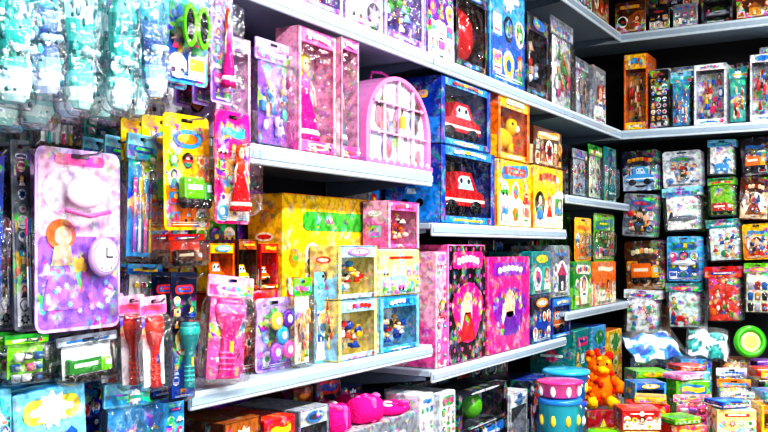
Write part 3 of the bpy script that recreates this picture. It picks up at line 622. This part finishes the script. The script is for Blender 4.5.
# ------------------------------------------------------------------ end wall
w='on the high end shelf'
Bs('c',614,646,2,UP,'brown',where=w); Bs('c',648,670,8,UP,'black',where=w); Bs('c',672,698,4,UP,'grey',where=w); Bs('w',700,733,-4,UP,'black',where=w,toyk='plane',tp='white'); Bs('c',735,775,-6,UP,'brown',where=w); Bs('c',777,810,-10,UP,'red',where=w)
w='on the end wall shelf'
Bs('w',623,648,54,TOP,'orange',where=w,toyk='playset',tp='brown'); Bs('c',649,669,70,TOP,'black',where=w); Bs('g',670,692,72,TOP,'aqua',.05,where=w,toyk='playset',tp='grey')
Bs('w',693,727,64,TOP,'white',where=w,toyk='playset',tp='sky',hdr=.1); Bs('g',728,748,68,TOP,'teal',.05,where=w,toyk='playset',tp='brown'); Bs('w',749,776,54,TOP,'white',.16,where=w,toyk='playset',tp='black',hdr=.12); Bs('c',778,800,60,TOP,'navy',where=w)
jr=random.Random(9)
for row in (
 ((621,659,151,192,'navy','car','sky'),(663,703,150,187,'white','playset','black'),(707,737,138,174,'aqua','animal','sky'),(739,770,136,175,'black','truck','orange'),(774,806,136,172,'red','car','yellow')),
 ((622,658,194,237,'grey','playset','black'),(662,702,189,233,'aqua','plane','grey'),(705,735,178,217,'green','truck','red'),(738,770,178,221,'brown','playset','grey'),(774,806,180,216,'teal','pots','lime')),
 ((622,664,239,289,'brown','truck','orange'),(667,702,235,280,'sky','plane','white'),(704,740,221,264,'teal','playset','sky'),(742,772,224,260,'yellow','playset','black'),(776,806,224,258,'violet','doll','pink')),
 ((622,661,292,336,'white','playset','mint'),(663,700,284,330,'teal','playset','green'),(702,740,268,324,'red','playset','yellow'),(743,773,263,314,'lime','pots','black'),(776,806,266,304,'navy','car','red')),
):
    for x0,x1,yt,yb,p,t,tp in row:
        jx,jy=jr.uniform(-1.5,1.5),jr.uniform(-2,2); Bh('g' if rr.random()<.5 else 'b',x0+jx,x1+jx,yt+jy,yb+jy,p,B=4.50+jr.choice([0,.03]),n=3,toyk=t,tp=tp,fb=.7,fw=.9)
for x0,x1,yt,yb,p,t in((655,667,158,200,'grey','tools'),(698,710,190,232,'green','tools'),(732,744,196,240,'grey','tools'),(657,671,254,300,'brown','tools'),(696,708,246,284,'sky','tools'),(735,747,276,320,'teal','tools'),(655,668,306,340,'orange','tools'),(697,708,292,332,'white','tools')):
    Bh('b',x0,x1,yt,yb,p,B=4.66,n=2,toyk=t,d=.02)
# ------------------------------------------------------------------ near pegboard bay
Lh('dial',32,122,150,330,1.16,'blush',.045,4,yaw=.03,roll=.0)
Lh('b',161,209,115,230,1.12,'yellow',.045,3,toyk='truck',tp='lime',roll=.02)
Lh('b',213,251,112,224,1.08,'pink',.045,1,strip=True,toyk='doll',tp='red',fb=.7,fw=.86,roll=0)
Lh('g',126,159,135,262,1.19,'aqua',.05,3,toyk='tools',tp='violet')
Lh('b',8,31,140,330,1.2,'grey',.04,4,toyk='tools',tp='white')
Lh('b',163,206,-60,84,1.13,'sky',.045,3,toyk='glasses',tp='lime',roll=0)
Lh('b',-20,38,-40,128,1.27,'aqua',.05,3,toyk='tools',tp='teal')
Lh('g',2,50,334,384,1.18,'green',.05,4,toyk='pots',tp='grey')
Lh('g',54,117,334,382,1.18,'grey',.05,4,toyk='truck',tp='green')
Lh('g',120,136,322,382,1.2,'lime',.04,3,toyk='tools',tp='lime')
Lh('g',138,166,296,392,1.13,'rose',.045,4,toyk='torch',tp='red',roll=.05)
Lh('b',169,196,272,400,1.15,'navy',.04,4,toyk='torch',tp='teal')
Lh('g',126,162,264,316,1.25,'sky',.05,3,toyk='tools',tp='sky')
Lh('g',165,206,234,268,1.23,'red',.05,3,toyk='truck',tp='brown')
Lh('b',-34,4,150,330,1.2,'blue',.04,3,toyk='doll')
Lh('b',209,234,-50,104,1.15,'lilac',.04,3,toyk='doll',tp='pink',roll=0)
Lh('g',36,78,104,148,1.34,'blue',.05,3,toyk='tools',tp='teal'); Lh('g',80,122,104,148,1.34,'mint',.05,3,toyk='pots',tp='mint'); Lh('g',125,160,92,132,1.34,'grey',.05,3,toyk='tools',tp='brown')
# dress-up slippers in crinkled bags
def slipper(seed,h):
    rng=random.Random(seed); mb=MB(); L=[]; prof=[(0,.6,.35),(.05,.9,.6),(.14,1.05,.75),(.25,1,.7),(.36,.85,.6),(.45,.95,.55),(.6,1.2,.5),(.78,1.3,.5),(.92,1.0,.45),(1,.4,.25)]
    cols=(['#b0dce0','#e0f4f4','#a8dcdc','#58b8b4','#18a09c','#28b0a8','#10908c','#30b8b0','#208890'],['#b0c4e4','#d8e4f8','#90b0dc','#5078b0','#2c5090','#3c70a0','#3c9ab0','#28a0a4','#3c70a8'],['#a8e0dc','#d8f4f0','#6cc8c8','#30acA4','#1c9490','#44bcb4','#a8dcdc','#2ca8a0','#148080'])[seed%3]
    for t,a,b in prof: L.append([(.020*b*math.cos(q)-.028,.024*a*math.sin(q)*(1+.18*math.sin(3*q+seed)),t*h) for q in [2*pi*i/16 for i in range(16)]])
    mb.loft(L,'#7adcc8','plastic',False,cols=cols)
    for i in range(70):
        t=rng.uniform(.08,.97); q=rng.uniform(-1.2,1.2); mb.ell((-.028+.011*math.cos(q),.025*math.sin(q),t*h),(.003,rng.uniform(.002,.006),rng.uniform(.002,.008)),rng.choice(['#ffffff','#a8ecec','#b0b8f0','#0c6870','#50e0d0','#1c7888']),'plastic',6,4)
    o=mb.obj('dress_up_slipper')
    b=MB()
    for i in range(3): b.ell((-.010,(i-1)*.011,h*.38),(.006,.008,.006),'#a8d8e4','fabric',8,5)
    b.obj('bow',o)
    hl=MB(); hl.tube([(-.045,0,h*.92),(-.05,0,h*.9),(-.052,0,h*.84)],[.010,.007,.006],'#8a80c8'); hl.obj('heel',o)
    tg=MB(); tg.tube([(-.025,0,h*.99),(-.025,0,h+.03)],.0015,'#ffffff'); tg.prism([(-.016,h+.02),(.016,h+.02),(.016,h+.06),(-.016,h+.06)],-.027,-.024,'#2a8ad0'); tg.obj('hang_tag',o)
    pb=MB(); L=[]
    for t,a,b_ in((-.05,.9,.3),(0,1.1,.9),(.2,1.2,1.0),(.42,1.1,.9),(.7,1.3,.8),(.95,1.0,.6),(1.06,.8,.15)): L.append([(.026*b_*math.cos(q)-.028,.028*a*math.sin(q)*(1+rng.uniform(-.12,.12)),t*h) for q in [2*pi*i/16 for i in range(16)]])
    pb.loft(L,'#ffffff','crinkle',False); pb.obj('plastic_bag',o)['label']='crinkled clear plastic bag'
    tag(o,'teal and white dress-up slipper in clear bag hanging toe down','slipper','teal dress-up slippers hanging in a bunch'); return o
i=0
for px,yb,D in((26,100,1.05),(60,92,1.05),(96,108,1.05),(132,108,1.05),(168,96,1.05),(12,124,1.14),(48,122,1.14),(82,116,1.14),(116,116,1.14),(150,114,1.14),(30,96,1.22),(66,90,1.22),(102,90,1.22),(138,84,1.22)):
    Y=SY(px,D); dep=s_*D+c_*Y; z=ZZ(yb,dep); h=.19+.015*(i%3); o=slipper(i,h); o.location=(-D,Y,H+z); o.rotation_euler=(rr.uniform(-.1,.1),0,rr.uniform(-.12,.12)); i+=1
for px in(26,62,96,130,160):
    Y=SY(px,1.05); hook((WL,Y,H+.505),(-1.03,Y,H+.505))
# blue packs on the low shelf of the near bay
for i,(x0,x1,yt,p,k,kk,ln) in enumerate(((-34,14,392,'aqua','c',None,0),(18,92,390,'aqua','c',None,.05),(97,160,386,'aqua','g','plane',-.06),(163,186,402,'sky','c',None,0))):
    Ls(k,x0,x1,yt,-.47,p,.05,.0,where='standing on the low shelf',toyk=kk,tp='sky',lean=ln)
for i,(x0,x1,yt,p) in enumerate(((0,60,380,'sky'),(62,104,382,'blue'),(106,150,378,'aqua'))):
    Ls('c',x0,x1,yt,-.47,p,.12,.09,where='standing on the low shelf')
# base shelf, near bay
w='on the base shelf'
Ls('w',222,262,420,BASE,'brown',.2,where=w,toyk='animal',tp='brown'); Ls('c',264,296,418,BASE,'red',.2,where=w); Ls('w',298,330,408,BASE,'grey',.2,where=w,toyk='doll',tp='red',hdr=.1)
Ls('c',332,418,424,BASE,'grey',.2,where=w); Ls('c',420,434,394,BASE,'white',.12,where=w)
def bundle(w,h,d,pal,seed,where):
    rng=random.Random(seed); C=P[pal][1]; mb=MB(); L=[]
    for t,k in((0,.8),(.12,1),(.5,1.02),(.85,.95),(1,.7)): L.append([(x*k,y*k,t*h) for x,y in [(px_*(1+rng.uniform(-.08,.08)),py_*(1+rng.uniform(-.08,.08))) for px_,py_ in rrect(d,w,w*.3,4)]])
    L=[[(x-d/2,y,z) for x,y,z in l] for l in L]
    mb.loft(L,C[0],'fabric'); mb.cbox((-d/2,0,h*.5),(d*1.04,w*.16,h*1.03),C[1],'fabric',.008)
    for i in range(7): mb.ell((-d*rng.uniform(.05,.5),w*rng.uniform(-.38,.38),h*.97),(d*.12,w*.1,h*.12),C[rng.choice([0,1,1,2])],'fabric')
    o=mb.obj('plush_cushion'); tag(o,f"{P[pal][0]} soft folded plush cushion {where}",'cushion'); return o
for (x0,x1,yt,rz) in((334,358,406,.1),(361,388,398,-.12),(391,417,404,.15)):
    D=DF+.02; a,b=SY(x0,D),SY(x1,D); y=(a+b)/2; dep=s_*D+c_*y; z1=ZZ(424,s_*D+c_*SY(376,D))+.004; o=bundle(b-a-.016,ZZ(yt,dep)-z1,.12,'pink',x0,'on the base shelf stock'); o.location=(-D,y,H+z1); o.rotation_euler=(0,0,rz)
# base shelf, second bay
Ls('c',440,456,392,BASE,'white',.2,where=w); z=Ls('c',458,508,426,BASE,'black',.2,where=w)
Ls('w',458,508,388,z,'black',.16,where='stacked on a black box',toyk='ball',tp='lime',hdr=.1,back='#e8ecf0'); Ls('w',510,528,392,BASE,'white',.2,where=w,toyk='playset',tp='grey'); Ls('c',530,552,378,BASE,'navy',.2,where=w)
# ------------------------------------------------------------------ display table and heap
def RD(r,dep): return (c_*r-s_*dep, s_*r+c_*dep)
TZ=-.80
tb=bpy.data.objects.new('display_table',None); COL.objects.link(tb); tb.location=(-.53,3.70,0); tag(tb,'low white display table heaped with boxed toys','table')
mb=MB(); mb.cbox((0,0,H+TZ-.015),(1.2,1.2,.03),'#b0b4ba','coated_metal',.004); mb.obj('table_top',tb)
for x in(-.56,.56):
    for y in(-.56,.56):
        mb=MB(); mb.cbox((x,y,(H+TZ-.03)/2),(.04,.04,H+TZ-.031),'#8a9098','coated_metal',.004); mb.obj('leg',tb)
def tub(r,h,cb,cl,cr):
    mb=MB(); mb.lathe([(r*.8,0),(r*.84,.004),(r*.97,h*.85),(r*.98,h*.86)],(0,0,0),'z',22,cb)
    for i in range(8):
        a=i*pi/4; mb.ell((r*.88*math.cos(a),r*.88*math.sin(a),h*.42),(.01,.01,.02),cr,seg=8,rings=5)
    o=mb.obj('toy_tub')
    l=MB(); l.lathe([(r*1.03,h*.85),(r*1.05,h*.87),(r*1.05,h*.95),(r*.95,h*.985),(r*.3,h),(.001,h)],(0,0,0),'z',22,cl); l.obj('lid',o)
    g=MB(); g.tube([(r*math.cos(a),r*math.sin(a),h*.8-.03*math.sin(a)) for a in [pi*i/10 for i in range(11)]],.003,'#ffffff'); g.obj('handle',o)
    return o
T=TZ+.001; wt='on the display table'; RT=-1.042
def put(o,r,dep,zb,rz=RT,tilt=0,roll=0): x,y=RD(r,dep); o.location=(x,y,H+zb); o.rotation_euler=(roll,tilt,rz); return o
tubs=((.655,3.24,T,.072,.13,'#1878d8','#28b8e0','#ffe040','blue'),(.655,3.24,T+.133,.072,.12,'#20a8c8','#2058c0','#ffffff','turquoise'),(.655,3.24,T+.256,.082,.11,'#1080d8','#30b4e0','#f0e040','bright blue'),
      (.735,3.03,T,.05,.19,'#e0e8e0','#68b818','#2090d0','white and lime'))
for r,dep,zb,rad,h,cb,cl,cr,nm in tubs:
    o=tub(rad,h,cb,cl,cr); x,y=RD(r,dep); o.location=(x,y,H+zb); tag(o,f"{nm} round plastic toy tub with lid on the table",'tub')
x,y=-1.02,2.92
mb=MB(); mb.cbox((0,0,.435),(.15,.15,.87),'#2a3038','print',.004)
rg=random.Random(2)
for fr in((Vector((.075,0,0)),)+FR[1:],(Vector((0,-.075,0)),Vector((1,0,0)),Vector((0,0,1)),Vector((0,-1,0)))): art(mb,-.07,.6,.07,.86,P['blue'][1],rg,fr)
o=mb.obj('storage_carton'); o.location=(x,y,.001); tag(o,'tall dark blue printed carton standing on the floor','box')
o=tub(.072,.125,'#28b0c8','#2080d0','#ffe040'); o.location=(x,y,.873); tag(o,'teal round toy tub with blue lid on a tall carton','tub')
o=tub(.075,.055,'#f05aa8','#e83090','#ffffff'); o.location=(x,y,1.001); tag(o,'pink round toy tub with lid on a teal tub','tub')
rg=random.Random(21)
heap=[
 (.87,3.10,[(.18,'yellow','c',None),(.07,'red','c',None)]),(1.03,3.10,[(.2,'red','w','animal')]),(1.19,3.10,[(.15,'red','c',None),(.1,'pastel','c',None)]),(1.35,3.12,[(.12,'black','c',None),(.14,'yellow','w','car')]),
 (.95,3.27,[(.24,'red','c',None)]),(1.11,3.27,[(.14,'green','c',None),(.13,'rose','g','pots')]),(1.27,3.27,[(.16,'violet','c',None),(.12,'white','g','playset')]),(1.43,3.28,[(.15,'red','c',None),(.13,'sky','w','truck')]),
 (1.0,3.44,[(.16,'navy','c',None),(.13,'sky','w','car')]),(1.16,3.44,[(.3,'lime','c',None)]),(1.32,3.44,[(.15,'teal','c',None),(.15,'orange','g','rounds')]),(1.48,3.45,[(.3,'black','c',None)]),
 (1.06,3.61,[(.18,'pastel','c',None),(.13,'green','w','truck')]),(1.22,3.61,[(.31,'aqua','c',None)]),(1.38,3.61,[(.16,'blue','c',None),(.16,'white','g','car')]),(1.54,3.61,[(.32,'red','c',None)]),
 (1.13,3.78,[(.33,'grey','c',None)]),(1.29,3.78,[(.34,'sky','c',None)]),(1.45,3.78,[(.34,'brown','c',None)]),(1.61,3.78,[(.33,'violet','c',None)]),
]
for r,dep,st in heap:
    z=T
    for j,(h,p,k,tk) in enumerate(st):
        wd_=rg.uniform(.12,.14); o=K[k](wd_,h,wd_-.01,p,nx(),wt if j==0 else 'stacked in the table heap',toyk=tk,tp=None)
        put(o,r,dep-.065,z,RT+rg.uniform(-.12,.12)); z+=h+.003
# small loose packs lying flat on top of the heap
for r,dep,z,p,rz in((1.03,3.09,.203,'lime',.4),(.95,3.26,.243,'yellow',-.3),(1.16,3.43,.303,'rose',.5),(1.48,3.44,.303,'yellow',-.4),(1.22,3.60,.313,'red',.2),(1.35,3.11,.268,'teal',-.5),(1.19,3.09,.258,'blue',.3)):
    o=carton(.11,.022,.10,p,nx(),'lying flat on the table heap'); x,y=RD(r,dep-.05); o.location=(x,y,H+T+z); o.rotation_euler=(0,0,RT+rz)
def plush(C,S,seed=0):
    rng=random.Random(seed); mb=MB()
    mb.ell((0,0,.32*S),(.22*S,.25*S,.3*S),C[0],'fabric',16,10); mb.ell((.03*S,0,.74*S),(.2*S,.22*S,.2*S),C[0],'fabric',16,10); mb.ell((.2*S,0,.69*S),(.08*S,.09*S,.07*S),C[1],'fabric')
    for q in(-1,1):
        mb.ell((0,q*.17*S,.92*S),(.05*S,.08*S,.08*S),C[3],'fabric'); mb.tube([(.05*S,q*.2*S,.5*S),(.15*S,q*.33*S,.42*S),(.22*S,q*.3*S,.3*S)],[.09*S,.085*S,.08*S],C[0],'fabric'); mb.tube([(.08*S,q*.14*S,.14*S),(.3*S,q*.2*S,.1*S)],[.11*S,.1*S],C[1],'fabric'); mb.ell((.2*S,q*.08*S,.79*S),(.025*S,.025*S,.03*S),'#101010')
    for i in range(60):
        a=rng.uniform(0,2*pi); zz=rng.uniform(.15,.98); R=.2 if zz>.6 else .24
        mb.ell((R*S*math.cos(a),R*1.05*S*math.sin(a),zz*S),(.05*S,.05*S,.055*S),C[rng.choice([0,0,3,1])],'fabric',7,5)
    return mb
mb=MB(); mb.cbox((0,0,.1),(.12,.12,.2),'#a81c2c','print',.003); mb.poly(star(0,.12,.05),.0615,'#f0d030'); o=mb.obj('toy_carton'); put(o,.81,3.38,T); tag(o,'red carton under the orange plush on the table','box')
o=plush(P['orange'][1],.21,3).obj('plush_toy'); put(o,.81,3.38,T+.202,RT); tag(o,'shaggy orange plush animal sitting on a carton','plush toy')
# crumpled white and blue pouches lying on the heap
def pouch(w,h,pal,seed,lbl):
    rng=random.Random(seed); C=P[pal][1]; mb=MB(); n=12; V=[]
    for i in range(n+1):
        for j in range(n+1):
            u=i/n-.5; v=j/n; e=(1-(2*u)**4)*(1-(2*v-1)**4); V.append((.03*e+rng.uniform(-.007,.007)*e,u*w*(1+.06*math.sin(v*9+seed)),v*h+.008*math.sin(u*14+seed)))
    for i in range(n):
        for j in range(n):
            a=i*(n+1)+j; q=math.sin(i*.9+seed)+math.cos(j*.8+i*.3); c='#f0f4f8' if q>-.1 else C[0] if q>-.9 else C[1]
            mb.add([V[a],V[a+n+1],V[a+n+2],V[a+1]],[[0,1,2,3]],c,'plastic')
    mb.cbox((-.006,0,h/2),(.010,w*.9,h*.9),C[1],'print',.003)
    o=mb.obj('plastic_pouch'); tag(o,lbl,'toy pack')
    b=MB(); L=[[(n_,x*(1+rng.uniform(-.06,.06)),y) for x,y in rrect(w*s,h*s*1.08,.01,4,0,h*.5)] for s,n_ in((1.05,-.008),(1.08,.015),(.85,.04))]
    b.loft(L,'#ffffff','crinkle',False); b.obj('plastic_bag',o)['label']='crumpled clear plastic bag'
    return o
put(pouch(.22,.14,'sky',3,'crumpled white and blue plastic pouch leaning on stacked boxes'),1.13,3.68,T+.345,RT+.15,-.85,.15)
put(pouch(.16,.14,'teal',4,'crumpled white and teal plastic pouch leaning on stacked boxes'),1.33,3.70,T+.35,RT-.1,-.8,-.2)
def ringtoy():
    mb=MB(); L=[]; R,r=.053,.015
    for i in range(25):
        a=2*pi*i/24; L.append([(r*math.sin(b),(R+r*math.cos(b))*math.cos(a),.069+(R+r*math.cos(b))*math.sin(a)) for b in [2*pi*k/10 for k in range(10)]])
    mb.loft(L,'#3cac18','plastic',True,cap=False); o=mb.obj('ring_toy')
    c=MB(); c.prism(disc(0,.069,.042,20),-.006,.006,'#d8e890','plastic'); c.prism(disc(0,.069,.026,14),.006,.009,'#f0e040','plastic'); c.obj('centre_disc',o); tag(o,'green plastic ring toy with yellow centre','toy'); return o
put(ringtoy(),1.50,3.68,T+.346,RT,-.12)
# ------------------------------------------------------------------ lights
def area(loc,sx,sy,pw,col=(1,.98,.95),rot=(0,0,0)):
    l=bpy.data.lights.new('ceiling_and_fill_light','AREA'); l.shape='RECTANGLE'; l.size=sx; l.size_y=sy; l.energy=pw; l.color=col
    o=bpy.data.objects.new('ceiling_and_fill_light',l); COL.objects.link(o); o.location=loc; o.rotation_euler=rot
for i,(x,y,e) in enumerate(((.15,.6,56),(.15,2.2,56),(.15,3.6,30))):
    area((x,y,2.86),.16,1.2,e)
    r=bpy.data.objects.new('ceiling_fixture',None); COL.objects.link(r); r.location=(x,y,2.9); tag(r,'white batten ceiling fixture with fluorescent tubes','ceiling light','fluorescent ceiling fixtures')
    mb=MB(); mb.cbox((0,0,.06),(.2,1.3,.08),'#e8e8e8','coated_metal',.004); mb.obj('housing',r)
area((1.9,1.2,1.7),1.2,1.8,30,(1,.98,.95),(0,math.radians(78),0))  # added side fill with no fixture behind it, brightens the stock under the shelves
wd=bpy.data.worlds.new('w'); scene.world=wd; wd.use_nodes=True; wd.node_tree.nodes['Background'].inputs[0].default_value=(.5,.55,.65,1); wd.node_tree.nodes['Background'].inputs[1].default_value=.2
# ------------------------------------------------------------------ camera
cd=bpy.data.cameras.new('camera'); cam=bpy.data.objects.new('camera',cd); COL.objects.link(cam)
cam.location=(0,0,H); cam.rotation_euler=(pi/2,0,ANG); cd.sensor_width=36; cd.lens=F/768*36; cd.shift_y=32/768; cd.clip_start=.05
scene.camera=cam
scene.view_settings.view_transform='Standard'; scene.view_settings.look='High Contrast'; scene.view_settings.exposure=.15
